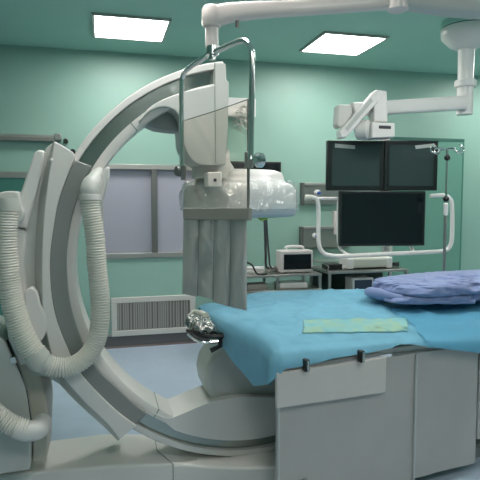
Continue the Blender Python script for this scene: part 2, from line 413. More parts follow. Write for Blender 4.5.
# cables from the detector to the trolley
for q, (x0, x1_, kk) in enumerate(((265, 266, .02), (266, 270, .03))):
    bm = BM(); p0 = PY(x0, 216, 3.02); p1_ = PY(x1_, 268, 4.62)
    path = crom([p0, p0.lerp(p1_, .3) + Vector((0, 0, -.01)), p0.lerp(p1_, .65), p1_ + Vector((0, 0, .02)), p1_ + Vector((.05, .05, -.012))], 8); sweep(bm, path, .010 if q == 0 else .007, 8)
    part('cable', bm, black, root)
a = PY(264, 218, 3.0); bm = BM(); sweep(bm, crom([a + Vector((-.04, 0, .012)), a + Vector((-.02, -.02, -.008)), a + Vector((.01, -.02, 0)), a + Vector((.035, 0, .01))], 6), .007, 8); part('cable_tie', bm, yelgreen, root, 'yellow-green tie')
# tube mount (lower end)
bm = BM(); yf = YF - .004
low = trace([(152, 412), (168, 418), (182, 414), (198, 407), (216, 401), (245, 397), (300, 399)], yf)
arcpts = [ringpt(math.radians(a), R_(178.5), yf) for a in range(292, 243, -2)]
poly_prism(bm, low + arcpts, Vector((0, YR - yf - .004, 0)))
tm = part('tube_mount', bm, enamel, root, 'thickened lower end of the arc', bevel=.006)
bm = BM()
cx, cz = PY(240, 372, 2.75).x, PY(240, 372, 2.75).z
lo = PY(206, 403, 2.68); hi = PY(285, 345, 2.68)
outl = [PY(px, py, 2.68) for px, py in ((213, 404), (207, 392), (205, 380), (208, 366), (214, 357), (224, 350), (236, 346), (285, 342), (300, 345), (300, 405))]
poly_prism(bm, outl, Vector((0, .30, 0)))
part('tube_housing', bm, enamel2, root, 'rounded X-ray tube housing under the table head', bevel=.03)
# carriage that guides the arc
yc = YF - .035
out_d = [(75, 160), (66, 178), (58.5, 200), (54, 222), (50, 250), (49.5, 275), (52, 300), (57, 322), (66, 345), (78, 370), (98, 393), (118, 412), (136, 425)]
in_d = [(147, 414), (132, 402), (114, 385), (98, 370), (86, 350), (77, 328), (70, 302), (67, 275), (67, 250), (71, 222), (77, 200), (84, 181), (92, 166)]
bm = BM(); poly_prism(bm, trace(out_d, yc) + trace(in_d, yc), Vector((0, YR + .02 - yc, 0)))
part('carriage_track', bm, greycov, root, 'mid-grey curved guide band', bevel=.006)
yc2 = YF - .05
out_l = [(53, 141), (46, 160), (40, 180), (35.5, 205), (33, 230), (32, 255), (32, 285), (34, 315), (40, 345), (50, 371), (66, 391), (84, 409), (103, 426), (118, 441)]
in_l = [(136, 426), (118, 412.5), (98, 393.5), (78, 370.5), (66, 345.5), (57, 322.5), (52, 300.5), (49.7, 275), (50.2, 250), (54.2, 222), (58.7, 200), (66.2, 178), (74, 158), (73, 152)]
shf = [1, 5, 8, 9.5, 10, 10, 10, 9.5, 9, 8, 7, 6, 5, 3]
out_i = [(x + d * (.75 if k > 8 else 1), y - (d * .6 if k > 8 else 0)) for k, ((x, y), d) in enumerate(zip(out_l, shf))]
bm = BM(); poly_prism(bm, trace(out_i, yc2) + trace(in_l, yc2), Vector((0, YR + .06 - yc2, 0)))
cc = part('carriage_cover', bm, enamel, root, 'off-white curved cover along the guide', bevel=.012)
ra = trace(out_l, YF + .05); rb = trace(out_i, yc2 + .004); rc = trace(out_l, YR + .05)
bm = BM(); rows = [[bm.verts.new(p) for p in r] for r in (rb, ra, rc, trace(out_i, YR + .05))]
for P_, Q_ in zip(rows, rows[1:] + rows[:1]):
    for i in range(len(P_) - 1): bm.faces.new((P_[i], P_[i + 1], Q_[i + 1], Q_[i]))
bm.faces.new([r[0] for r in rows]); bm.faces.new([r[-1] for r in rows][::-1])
part('cover_flank', bm, enamel2, cc, 'slanted flank of the curved cover, its shade painted as a greyer tone')  # greyer enamel paints in the shade of the side facing left
k = PY(51.5, 160, yc2); bm = BM(); lathe(bm, (k.x, yc2, k.z), [(.008, 0), (.008, .004), (.004, .006)], 14, (0, -1, 0)); part('screw_cap', bm, enamelw, cc)
bm = BM(); lathe(bm, PY(73, 152, YF) , [(.012, 0), (.012, .03)], 14, (0, -1, 0)); part('end_pin', bm, black, cc)
# gantry stand behind the carriage
bm = BM(); y0 = YF + .02
poly_prism(bm, trace([(52, 143), (44, 152), (36, 185), (27, 215), (20, 240), (16, 290), (18, 340), (30, 372), (48, 378)], y0) + [PY(60, 385, y0), PY(60, 300, y0), PY(58, 200, y0), PY(70, 155, y0)], Vector((0, .34, 0)))
part('stand_body', bm, enamel2, root, bevel=.015)
bm = BM(); y0 = YF - .03
poly_prism(bm, [PY(*p, y0) for p in ((34, 153), (38, 149.5), (44.5, 151), (44, 160), (38.5, 184), (32, 208), (27, 229), (13.5, 226), (17, 203), (26, 176))], Vector((0, .38, 0)))
part('side_panel', bm, enamel, root, 'long pale side panel', bevel=.01)
bm = BM()
poly_prism(bm, [PY(*p, y0 + .01) for p in ((16, 228), (26, 231), (24, 260), (27, 310), (33, 345), (38, 360), (20, 366), (8, 340), (4, 300), (10, 250))], Vector((0, .36, 0)))
part('side_panel', bm, enamel, root, bevel=.01)
bm = BM(); poly_prism(bm, trace([(24, 292), (31, 288), (37, 293), (40, 304), (46, 318), (46, 332), (40, 342), (31, 340), (26, 318)], YF - .065), Vector((0, .06, 0))); part('service_cover', bm, enamel, root, 'small pale raised cover above the hose collar', bevel=.012)
bm = BM(); y0 = YF - .07
poly_prism(bm, trace([(-12, 200), (-2, 193), (10, 191), (18, 193), (20, 203), (24, 214), (21, 222), (16, 226)], y0) + [PY(-12, 226, y0)], Vector((0, .28, 0)))
part('hose_shoulder', bm, enamel2, root, 'rounded outlet shoulder of the left hose', bevel=.018)
bm = BM(); y0 = YF - .02
poly_prism(bm, trace([(-20, 330), (0, 338), (9, 350), (19, 371), (27, 394), (31.5, 427)], y0) + [PY(30, 470, y0), PY(-20, 478, y0)], Vector((0, .38, 0)))
part('stand_foot', bm, enamel2, root, 'sloping foot panel of the stand', bevel=.01)
bm = BM(); y0 = YF + .03
poly_prism(bm, trace([(10, 335), (28, 352), (37, 368), (44, 390), (47.5, 410), (47, 432)], y0) + [PY(46, 462, y0), PY(32.5, 462, y0)] + trace([(32.5, 427), (28, 394), (20, 371), (11, 352)], y0), Vector((0, .30, 0)))
part('stand_foot_side', bm, mat('beige enamel', (.50, .48, .40), .4), root, 'beige inner side of the foot', bevel=.008)
bm = BM(); sweep(bm, [PY(*p, YF - .012) for p in ((7, 340), (12, 354), (20, 372), (27, 394), (31.5, 424))], .004, 6); part('edge_gasket', bm, black, root)
bm = BM(); box(bm, tuple(PY(10, 364, 2.6)), tuple(PY(16, 357, 2.6) + Vector((0, .05, 0)))); part('latch', bm, chrome, root, bevel=.003)
# floor platform
zp = .12
bm = BM()
fe = [PZ(-60, 477, zp), PZ(0, 476, zp), PZ(60, 470, zp), PZ(110, 466, zp), PZ(172, 463.5, zp), PZ(215, 467, zp), PZ(250, 468, zp), PZ(300, 466, zp)]
be = [PZ(300, 436, zp), PZ(200, 434, zp), PZ(105, 433.5, zp), PZ(45, 441, zp), PZ(-60, 452, zp)]
poly_prism(bm, fe + be, Vector((0, 0, -zp)))
pf = part('floor_platform', bm, mat('platform enamel', (.78, .76, .72), .4), root, 'long low off-white floor platform', bevel=.012)
bm = BM(); sweep(bm, [PZ(155, 440, zp + .0005), PZ(157, 450, zp + .0005), PZ(167, 459, zp + .0005), PZ(173, 464, zp)] + [PZ(173, 464, zp) + Vector((0, -.002, -.11))], .0022, 6); part('joint_line', bm, recess, pf)
# hoses
def ribbed(pts, r, pitch=.0122, amp=.005):
    path = crom(pts, 40); L = [0]
    for p, q in zip(path, path[1:]): L.append(L[-1] + (q - p).length)
    n = int(L[-1] / pitch * 4); out = []; rad = []; j = 0
    for i in range(n + 1):
        s = L[-1] * i / n
        while j < len(L) - 2 and L[j + 1] < s: j += 1
        f = (s - L[j]) / max(1e-6, L[j + 1] - L[j]); out.append(path[j].lerp(path[j + 1], f)); rad.append(r + amp * (1, .7, -1.3, .7)[i % 4] * .9)
    bm = BM(); sweep(bm, out, rad, 22, tw=12); return bm
yh = YF - .10
P1 = [PY(7, 207, yh), PY(5.5, 235, yh), PY(7, 265, yh), PY(11, 295, yh), PY(18, 322, yh), PY(28, 344, yh), PY(40, 360, yh)]
rh = .046
part('cable_hose', ribbed(P1, rh), hosem, root, 'ribbed hose on the left, falling from the stand', angle=80)
P2 = [PY(40, 360, yh), PY(52, 366, yh), PY(68, 367, yh), PY(84, 359, yh), PY(95, 344, yh), PY(100, 322, yh), PY(100, 296, yh), PY(97, 266, yh), PY(95, 236, yh), PY(91, 210, yh), PY(90, 190, yh)]
part('cable_hose', ribbed(P2, rh * .88), hosem, root, 'ribbed hose looping up to the carriage', angle=80)
bm = BM(); sweep(bm, crom([PY(34, 352, yh), PY(40, 360, yh), PY(49, 365.5, yh)], 6), [rh * 1.12] * 4 + [rh * 1.16] * 5 + [rh * 1.0] * 4, 24); part('hose_collar', bm, hosed, root)
bm = BM(); sweep(bm, crom([PY(90, 196, yh), PY(90.5, 188, yh), PY(94, 181, yh + .02), PY(101, 170, yh + .05)], 5), [rh * 1.0] * 5 + [rh * .96] * 4 + [rh * .9, rh * .85, rh * .78, rh * .72, rh * .64, rh * .55, rh * .45], 24); hc2 = part('hose_elbow', bm, enamel2, root, 'grey-white elbow where the hose joins the carriage')
bm = BM(); yy = yh + .0
poly_prism(bm, [PY(*p, yy) for p in ((96, 184), (105, 167), (110, 166), (110, 176), (104, 198), (98, 205), (96, 196))], Vector((0, .12, 0))); part('elbow_fin', bm, enamel, hc2, bevel=.01)
bm = BM(); sweep(bm, crom([PY(90, 200, yh), PY(90, 194, yh)], 3), rh * 1.04, 24); part('clamp_ring', bm, enamel, hc2, bevel=.003)
bm = BM(); sweep(bm, crom([PY(7, 198, yh), PY(7, 210, yh)], 3), rh * 1.13, 24); part('hose_collar', bm, hosed, root)
yh2 = YF - .12
part('cable_hose', ribbed([PY(-22, 398, yh2), PY(-8, 411, yh2), PY(8, 423, yh2), PY(26, 430, yh2)], rh * .92), hosem, root, 'ribbed hose at the foot of the stand', angle=80)
bm = BM(); pth = crom([PY(16, 428, yh2), PY(26, 431, yh2), PY(38, 429, yh2 + .02), PY(43, 421, yh2 + .08)], 6); sweep(bm, pth, [rh * (1.0 if i < 12 else 1.0 - .10 * ((i - 12) / 6) ** 2) for i in range(len(pth))], 24); part('hose_boot', bm, enamel, root, bevel=.01)

# ================================================================== OPERATING TABLE
ZS = .06
Q0 = PZ(410, 478, ZS); ta = math.radians(14.3 - 14.3 + 9.5)
a_ = Vector((math.cos(ta), math.sin(ta), 0)); b_ = Vector((-math.sin(ta), math.cos(ta), 0))
SP = Plane(Q0, Q0 + a_)
O = SP.p(275, 400); O.z = 0                        # near left corner of the skirt, on the floor
def T(s, t, z): return O + a_ * s + b_ * t + Vector((0, 0, z))
def TS(p): d = p - O; return d.dot(a_), d.dot(b_)
Mt = Matrix.Translation(O) @ Matrix.Rotation(ta, 4, 'Z')

LEN = 2.3
t = thing('operating_table', 'long operating table under the blue drape, on a pale pedestal', 'operating table', O + a_ * 1.2 + b_ * .35)
part('tabletop', bx((-.0, .03, .70), (LEN, .74, .735), Mt), enamel2, t, bevel=.01)
part('mattress', bx((.03, .08, .735), (LEN, .72, .775), Mt), mattr, t, bevel=.02)
part('pedestal', bx((1.05, .17, .08), (1.85, .52, .70), Mt), enamel, t, bevel=.03)
part('base', bx((.75, .10, .0), (2.25, .60, .08), Mt), greycov, t, bevel=.02)
part('side_rail', bx((.02, .012, .705), (LEN, .03, .735), Mt), steel, t, bevel=.003)
part('side_rail', bx((.02, .755, .705), (LEN, .773, .735), Mt), steel, t, bevel=.003)
for s in (.15, .6, 1.1, 1.6, 2.1): part('rail_bracket', bx((s - .015, .028, .71), (s + .015, .032, .73), Mt), steel, t)
# lead skirt
t = thing('lead_skirt', 'grey lead apron panels hanging from the near rail of the operating table', 'radiation skirt', O + a_ * .7)
sk = lambda px: TS(SP.p(px, 420))[0]
s0_, s1, s2 = 0., sk(412), sk(474)
def panel(sa, sb_, z0, z1, th, m, seed, name='skirt_panel', toff=0., wav=.006, label=None):
    bm = BM(); NS, NZ = 30, 24; g = []
    for side in (0, 1):
        G = []
        for i in range(NS + 1):
            row = []
            for j in range(NZ + 1):
                s = sa + (sb_ - sa) * i / NS; z = z0 + (z1 - z0) * j / NZ
                hang = (1 - j / NZ)
                o_ = wav * hang ** .5 * (noise.noise(Vector((s * 4, z * 3, seed))) + .5 * noise.noise(Vector((s * 11 + z * 5, z * 6, seed + 3))))
                row.append(bm.verts.new(T(s, toff - o_ - .5 * wav + side * th, z)))
            G.append(row)
        g.append(G)
    for G in g:
        for i in range(NS):
            for j in range(NZ): bm.faces.new((G[i][j], G[i + 1][j], G[i + 1][j + 1], G[i][j + 1]))
    A_, B_ = g
    for i in range(NS):
        bm.faces.new((A_[i][0], A_[i + 1][0], B_[i + 1][0], B_[i][0])); bm.faces.new((A_[i][NZ], A_[i + 1][NZ], B_[i + 1][NZ], B_[i][NZ]))
    for j in range(NZ):
        bm.faces.new((A_[0][j], A_[0][j + 1], B_[0][j + 1], B_[0][j])); bm.faces.new((A_[NS][j], A_[NS][j + 1], B_[NS][j + 1], B_[NS][j]))
    return part(name, bm, m, t, label, bevel=.002)
panel(0, s1 - .002, ZS - .03, .700, .012, skirtm, 1.3, toff=-.016, label='widest grey skirt panel')
panel(s1 + .004, s2, ZS, .700, .012, skirtm, 4.2, toff=-.010)
panel(s2 + .02, s2 + .55, ZS + .12, .700, .012, skirtm, 9.1, toff=-.006)
for s_ in (.004, s1 - .006): bm = BM(); sweep(bm, [T(s_, -.028, ZS - .02), T(s_, -.028, .70)], .006, 8); part('seam', bm, seamm, t)
fo = -.05
za = SP.p(277, 409, fo).z; zc = SP.p(277, 373, fo).z
zd = SP.p(385, 393, fo).z; ze = SP.p(385, 357, fo).z; sf0, sf1 = TS(SP.p(277, 400, fo))[0], TS(SP.p(386, 400, fo))[0]
bm = BM(); M2 = lambda s, z, o_: T(s, -.028 - o_, z)
poly_prism(bm, [M2(sf0, za, 0), M2(sf1, zd, 0), M2(sf1, ze, 0), M2(sf0, zc, 0)], -b_ * .022)
part('flap', bm, flapm, t, 'pale padded flap clipped over the widest panel', bevel=.006)
bm = BM(); poly_prism(bm, [T(sf0 + .03, -.03, zc + .002), T(sf1 - .03, -.03, ze + .004), T(sf1 - .03, -.03, ze + .022), T(sf0 + .03, -.03, zc + .016)], -b_ * .012); part('flap_bar', bm, steeld, t, 'dull metal bar holding the flap', bevel=.003)
for px, py in ((306, 364), (361, 355)):
    c = SP.p(px, py, -.06); s_, _ = TS(c); z_ = c.z
    bm = BM(); box(bm, (s_ - .012, -.075, z_ - .032), (s_ + .012, -.045, z_ + .022), Mt); cl = part('clamp', bm, black, t, bevel=.004)
    bm = BM(); sweep(bm, [T(s_, -.078, z_ + .018), T(s_, -.080, z_ - .026)], .005, 8); part('clamp_pin', bm, chrome, cl)
# partly visible print at the foot of the widest panel
cu = bpy.data.curves.new('print', 'FONT'); cu.body = 'MAVIG'; cu.size = .030; cu.extrude = .0006
to = bpy.data.objects.new('print', cu); COL.objects.link(to)
dg = bpy.context.evaluated_depsgraph_get(); me = bpy.data.meshes.new_from_object(to.evaluated_get(dg)); bpy.data.objects.remove(to)
bm = BM(); bm.from_mesh(me); c = SP.p(290, 481.5); s_, _ = TS(c)
for v in bm.verts: v.co = T(s_ + v.co.x * .8, -.0275 - v.co.z - .001, c.z + v.co.y * .8)
part('printed_mark', bm, textm, t, angle=20)

# drape
def sm(a, b, x):
    x = max(0, min(1, (x - a) / (b - a))); return x * x * (3 - 2 * x)
def lin(x, tab):
    if x <= tab[0][0]: return tab[0][1]
    for (x0, y0), (x1, y1) in zip(tab, tab[1:]):
        if x <= x1: return y0 + (y1 - y0) * (x - x0) / (x1 - x0)
    return tab[-1][1]
def z_edge(s): return lin(s, [(0, .812), (.4, .797), (.75, .782), (1.1, .765), (1.9, .765)])
DW = .79
def dz_top(s, t):
    tt = max(0., min(1., t / DW))
    return z_edge(s) + .030 * (1 - math.exp(-t / .05)) + (.080 - .055 * sm(.35, -.02, s)) * tt ** .9
hem = [(275, 367), (292, 365), (310, 361), (330, 356), (360, 352), (386, 347), (396, 343), (430, 346), (480, 352)]
hem_t = [(TS(SP.p(px, py))[0], SP.p(px, py).z) for px, py in hem]
def Hn(s): return max(.03, z_edge(s) - lin(s, hem_t))
def Hl(t): return lin(t, [(0, .17), (.08, .225), (.18, .27), (.28, .23), (.42, .17), (.56, .09), (.70, .035), (.79, .02)])
SMAX = 1.9
NS, NT, NL, NH = 130, 80, 26, 22
def left_of(q): return .02 - .06 * sm(0, .6, q)
def wrinkle(s, q):
    wv = .006 * noise.noise(Vector((s * 7, q * 9, 1))) + .004 * noise.noise(Vector((s * 3 + q * 14, q * 5, 5))) + .012 * max(0, noise.noise(Vector((s * 2.2 + 3, q * 2.6, 9))))
    wv += .011 * max(0, 1 - 5 * abs(noise.noise(Vector((s * 3.5 + q * 2, q * 5 - s * 2, 31))))) + .007 * max(0, 1 - 6 * abs(noise.noise(Vector((s * 6 - q * 5, q * 8 + s * 3, 47)))))
    return wv * sm(-.01, .06, q) * sm(-.01, .06, s - left_of(q)) * sm(DW + .01, DW - .06, q)
bm = BM(); G = []
for i in range(-NL, NS + 1):
    row = []
    for j in range(-NH, NT + NH + 1):
        u = max(0, -i / NL); v = max(0, -j / NH); q = DW * max(0, min(NT, j)) / NT
        far = max(0, (j - NT) / NH)
        le = left_of(q); s = le + (SMAX - le) * max(0, i) / NS
        zt_ = dz_top(max(s, 0), q)
        wv = wrinkle(s, q)
        if u > 0 and v > 0:
            r = max(u, v); fi = math.atan2(u, v); H = Hn(0) + (Hl(0) - Hn(0)) * fi / (math.pi / 2)
            d = -b_ * math.cos(fi) - a_ * math.sin(fi); dep = r * H
        elif u > 0: r = u; d = -a_; H = Hl(q); dep = r * H
        elif v > 0: r = v; d = -b_; H = Hn(s); dep = r * H
        elif far > 0: r = far; d = b_; dep = .12 * far
        else: r = dep = 0; d = Vector()
        if u > 0 and far > 0: d = (b_ - a_).normalized(); dep = .04 * max(u, far)
        p = T(s, q, zt_ + wv)
        if r:
            p.z -= max(0, dep - .006 * sm(0, .03, dep)); out = .045 * (1 - math.exp(-dep / .02))
            ripple = .010 * (1 + noise.noise(Vector((s * 14 + q * 14, p.z * 3, 2)))) * sm(0, .08, dep)
            p += d * (out + ripple)
            if u > 0 and v == 0: p += a_ * (.10 * dep)  # the head end swings slightly in under the table
        row.append(bm.verts.new(p))
    G.append(row)
for A_, B_ in zip(G, G[1:]):
    for j in range(len(A_) - 1): bm.faces.new((A_[j], B_[j], B_[j + 1], A_[j + 1]))
single('surgical_drape', 'bright blue disposable drape spread over the operating table, hanging over its head end', 'drape', bm, drapem, angle=180)
# second drape layer over the right part
bm = BM(); G = []
for i in range(61):
    row = []
    for j in range(41):
        q = -.13 + .45 * j / 40; s = .80 + (SMAX - .80) * i / 60 + .10 * (j / 40 - .3)
        zt_ = dz_top(s, max(0, q)) + wrinkle(s, max(0, q)) + .007; tpos = q; z = zt_
        if q < 0: tpos = -.068 * (1 - math.exp(q / .03)); z = zt_ + q / .13 * (Hn(s) + .004)
        z += .004 + .006 * max(0, noise.noise(Vector((s * 6, q * 8, 21)))) * sm(-.03, .04, q)
        p = T(s, tpos, z)
        if q < 0: p -= b_ * (.008 + .010 * (1 + noise.noise(Vector((s * 12, z * 3, 12)))) * sm(0, .06, -q))
        row.append(bm.verts.new(p))
    G.append(row)
for i in range(60):
    for j in range(40): bm.faces.new((G[i][j], G[i + 1][j], G[i + 1][j + 1], G[i][j + 1]))
dr2 = clear('sheer blue drape', (.80, .93, .97), .02, .4, body=.45, bodycol=(.16, .47, .67))
single('drape_overlay', 'sheer blue drape layer hanging over the near edge in front of the folded blanket', 'drape', bm, dr2, angle=180)
# pale green pad along the near edge
bm = BM(); G = []
for i in range(51):
    row = []
    for j in range(11):
        zz_ = .83
        for _ in range(16):
            pl = PZ(303 + 2.5 * noise.noise(Vector((j * .4, 9, i * .02))) + 105 * i / 50, 319.5 - 1.5 * i / 50 + 1.6 * noise.noise(Vector((i * .17, 0, 3))) * (1 - j / 10) + (13.5 + 1.2 * noise.noise(Vector((i * .2, 5, 3)))) * j / 10, zz_); s, q = TS(pl); zz_ = .5 * zz_ + .5 * (dz_top(s, max(0., q)) + wrinkle(s, max(0., q)) + .0045)
        row.append(bm.verts.new(T(s, max(.004, q), zz_)))
    G.append(row)
for i in range(50):
    for j in range(10): bm.faces.new((G[i][j], G[i + 1][j], G[i + 1][j + 1], G[i][j + 1]))
single('absorbent_pad', 'pale yellow-green pad strip lying near the front edge of the blue drape', 'pad', bm, padm, angle=180, solid=.002)

# folded blanket
def blob(name, c, ex, ey, hz, seed, folds, m):
    bm = BM(); bmesh.ops.create_icosphere(bm, subdivisions=6, radius=1)
    for v in bm.verts:
        x, y, z = v.co; e = .5
        k = (abs(x) ** 3.5 + abs(y) ** 3.5) ** (1 / 3.5); h = math.hypot(x, y) + 1e-9
        x2, y2 = x / h * min(1, h ** .7) , y / h * min(1, h ** .7)
        sq_ = h / max(1e-6, (abs(x) ** 4 + abs(y) ** 4) ** .25)
        x2 *= sq_ ** .8; y2 *= sq_ ** .8
        zz = math.copysign(abs(z) ** .42, z)
        p = c + a_ * (x2 * ex) + b_ * (y2 * ey) + Vector((0, 0, zz * hz * (.75 if zz < 0 else 1)))
        pw = Vector((p.x * 1., p.y * 1.6 + p.x * .6, p.z * 2)); w_ = .018 * noise.noise(p * 7 + Vector((seed, 0, 0))) + .013 * (1 - abs(noise.noise(pw * 9 + Vector((0, seed, 0)))) * 4) + .006 * (1 - 4 * abs(noise.noise(pw * 21)))
        d = (p - c).normalized(); p += d * w_ * (1.0 if zz > -.3 else .3)
        v.co = p
    return bm
s_, q_ = TS(PZ(428, 290, .90))
zb_ = dz_top(1, .4) + .028
zb_ = dz_top(1.2, .36) + .040
cb = T(1.43, .375, zb_ + .055)
t = thing('folded_blanket', 'lavender-blue folded blanket lying in a thick bundle on the blue drape', 'blanket', T(1.36, .385, zb_))
part('top_layer', blob('b', cb + Vector((0, 0, .022)), .54, .235, .050, 2., 3, blanketm), blanketm, t, angle=180)
part('folded_layer', blob('b', cb + a_ * -.05 + Vector((0, 0, -.026)), .53, .215, .036, 7., 3, blanketm), blanketm, t, angle=180)
bm = BM(); c0 = cb + Vector((0, 0, -.0)); path = crom([c0 + a_ * -.57 + b_ * .12 + Vector((0, 0, -.01)), c0 + a_ * -.59 + b_ * .03, c0 + a_ * -.53 + b_ * -.10 + Vector((0, 0, -.01)), c0 + a_ * -.38 + b_ * -.19 + Vector((0, 0, -.03)), c0 + a_ * -.1 + b_ * -.22 + Vector((0, 0, -.045))], 12)
sweep(bm, path, [.012 + .018 * math.sin(math.pi * min(1, (i + 3) / 30)) + .005 * noise.noise(p * 30) for i, p in enumerate(path)], 16); part('rolled_edge', bm, blanketm, t, 'gathered hem of the blanket', angle=180)

# wrapped head rest and black clamp at the head end
hr = PZ(203, 326, .80)
bm = BM(); bmesh.ops.create_icosphere(bm, subdivisions=5, radius=1)
for v in bm.verts:
    p = Vector((v.co.x * .085, v.co.y * .12, v.co.z * .045)); p += p.normalized() * (.016 * noise.noise(p * 28) + .010 * noise.noise(p * 60)); p.z -= p.x * .25
    v.co = hr + p
t = thing('head_support', 'shiny silver-wrapped head support poking out at the head of the table', 'head rest', hr + Vector((0, 0, -.05)))
part('wrap', bm, foil, t, 'crumpled silver foil wrap', angle=60)
bm = BM(); sweep(bm, crom([PZ(188, 316, .83), PZ(195, 312, .84), PZ(206, 316, .84)], 6), [.008] * 5 + [.014] * 4 + [.02] * 4, 12); part('edge_pad', bm, ivory, t)
bm = BM(); sweep(bm, crom([hr + Vector((-.085, -.03, -.01)), hr + Vector((-.02, -.12, -.022)), hr + Vector((.08, -.12, -.03))], 6), .011, 10); part('band', bm, black, t)
bm = BM(); sweep(bm, crom([hr + Vector((-.08, -.03, -.03)), hr + Vector((-.03, -.115, -.052)), hr + Vector((.08, -.11, -.055))], 6), .010, 10); part('support_rail', bm, chrome, t)
ck = PZ(216, 348, .715); t = thing('table_clamp', 'small black clamp handle under the head end of the blue drape', 'clamp', ck)
bm = BM(); sweep(bm, [ck + Vector((.03, .02, .07)), ck + Vector((.02, 0, .01)), ck + Vector((0, 0, 0))], .012, 10); part('body', bm, black, t)
bm = BM(); sweep(bm, [ck + Vector((-.028, 0, -.012)), ck + Vector((.028, 0, .012))], [.013, .010], 10); part('handle', bm, black, t)

# ================================================================== CEILING SHIELD
SH = Plane(PD(184, 200, 2.5), PD(249, 200, 2.06))
Y_ = lambda px, py, off=0: SH.p(px, py, off)
top = Y_(212, 15)
t = thing('radiation_shield', 'clear hanging radiation shield with chrome frame and grey lead strips, on a white ceiling arm', 'radiation shield', Vector((Y_(212, 300).x, Y_(212, 300).y, Y_(212, 300).z)))
bm = BM(); L1p = crom([Y_(211, 50), Y_(205, 57), Y_(192, 66), Y_(185, 72), Y_(182, 82), Y_(181.5, 110), Y_(182, 170)], 8); sweep(bm, L1p, .0115, 14)
L2p = crom([Y_(213, 53), Y_(228, 46), Y_(240, 41), Y_(246, 41), Y_(250.5, 47), Y_(252, 60), Y_(251.5, 110), Y_(250.5, 160)], 8); sweep(bm, L2p, .0115, 14)
fr = part('frame', bm, chrome, t, 'chrome tube frame')
bm = BM(); poly_prism(bm, [Y_(183, 121), Y_(215, 111), Y_(249, 99), Y_(248, 210), Y_(184, 210)], SH.n * .008); part('acrylic_pane', bm, acryl, t, 'clear acrylic pane')
bm = BM(); sweep(bm, [Y_(183, 121, .004), Y_(215, 111, .004), Y_(249, 99, .004)], .0022, 6); part('pane_edge', bm, recess, t)
bm = BM(); sweep(bm, [Y_(248.6, 99, .0), Y_(248.3, 216, .0)], .006, 8); part('pane_bar', bm, steeld, t)
bm = BM(); c = Y_(180, 171); lathe(bm, c, [(.022, -.02), (.026, -.01), (.026, .015), (.018, .02)], 18, SH.n); part('left_knob', bm, alumd, t)
bm = BM(); sweep(bm, [Y_(183.5, 166), Y_(183.5, 180)], .012, 10); part('clamp_block', bm, alumd, t)
bm = BM(); c = Y_(257, 160, -.02); lathe(bm, c, [(.015, -.01), (.027, 0), (.027, .02), (.014, .03)], 20, SH.n); part('right_knob', bm, chrome, t)
bm = BM(); sweep(bm, [Y_(249, 152), Y_(249, 168)], .017, 10); part('clamp_block', bm, steeld, t, bevel=.003)
bm = BM(); poly_prism(bm, [Y_(183, 208, -.006), Y_(248.5, 208, -.006), Y_(248.5, 220.5, -.006), Y_(183, 219.5, -.006)], SH.n * .018); part('header_band', bm, headerm, t, 'grey band the strips hang from', bevel=.003)
for k, (xa, xb, ya, yb) in enumerate(((183.5, 199, 294, 297), (198.8, 214.5, 295, 300), (214.2, 231, 302, 307), (230.6, 247, 307, 310.5))):
    bm = BM(); NA, NB = 14, 50; g = []
    for side in (0, 1):
        Gs = []
        for i in range(NA + 1):
            row = []
            for j in range(NB + 1):
                fx = i / NA; fy = j / NB; px = xa + (xb - xa) * fx - 1.2 * fy * (1 if k < 3 else .2); py = 216 + (ya + (yb - ya) * fx - 216) * fy
                o_ = .003 * (k % 2) + .016 * abs(2 * fx - 1) ** 3 + fy ** .5 * (.008 * math.sin(fx * 4 + k * 2 + fy * 5) + .008 * noise.noise(Vector((fx * 1.2 + k * 5, fy * 4 + fx * 1.5, 1))) + .004 * (1 - 2 * abs(noise.noise(Vector((fx * 2 - fy * 5 + k, fy * 3, 4))))))
                row.append(bm.verts.new(Y_(px, py, o_ + side * .003 - .004)))
            Gs.append(row)
        g.append(Gs)
    for Gs in g:
        for i in range(NA):
            for j in range(NB): bm.faces.new((Gs[i][j], Gs[i + 1][j], Gs[i + 1][j + 1], Gs[i][j + 1]))
    A_, B_ = g
    for i in range(NA): bm.faces.new((A_[i][0], A_[i + 1][0], B_[i + 1][0], B_[i][0])); bm.faces.new((A_[i][NB], A_[i + 1][NB], B_[i + 1][NB], B_[i][NB]))
    for j in range(NB): bm.faces.new((A_[0][j], A_[0][j + 1], B_[0][j + 1], B_[0][j])); bm.faces.new((A_[NA][j], A_[NA][j + 1], B_[NA][j + 1], B_[NA][j]))
    ls = part('lead_strip', bm, stripm, t, angle=120)
    if k < 3:
        bm = BM(); sweep(bm, [Y_(xb - .2 - 1.2 * f_, 219 + (yb - 220) * f_, -.004) for f_ in (0, .25, .5, .75, 1)], .0022, 6); part('gap_line', bm, recess, ls, 'thin dark line drawn in for the gap between strips')  # dark line added to show the gap between neighbouring strips
px_s = .0043
c = Y_(212, 52)
bm = BM(); lathe(bm, Y_(212.5, 60), [(.014, 0), (.014, .02), (.026, .02), (.026, .055), (.020, .06)], 24); part('swivel_joint', bm, chrome, t, 'chrome swivel joint')
zA, zB = Y_(212, 47).z, Y_(212, 16).z
bm = BM(); lathe(bm, Vector((c.x, c.y, 0)), [(.026, zA - .005), (.027, zA + .01), (.027, zB - .02), (.024, zB)], 28); part('drop_post', bm, armpink, t, bevel=.002)
e0 = Vector((c.x, c.y, Y_(212, 17).z)); e0b = Vector((c.x, c.y, Y_(212, 12).z))
dE = 2.15; e1 = PD(398, 1, dE)
bm = BM(); path = crom([e0, e0.lerp(e1, .15) + Vector((0, 0, .012)), e0.lerp(e1, .5) + Vector((0, 0, .006)), e1], 8)
sweep(bm, path, [.042 - .012 * min(1, i / 14) for i in range(len(path))], 20, sq=(.75, 1)); part('spring_arm', bm, armpink, t, 'warm white sprung arm')
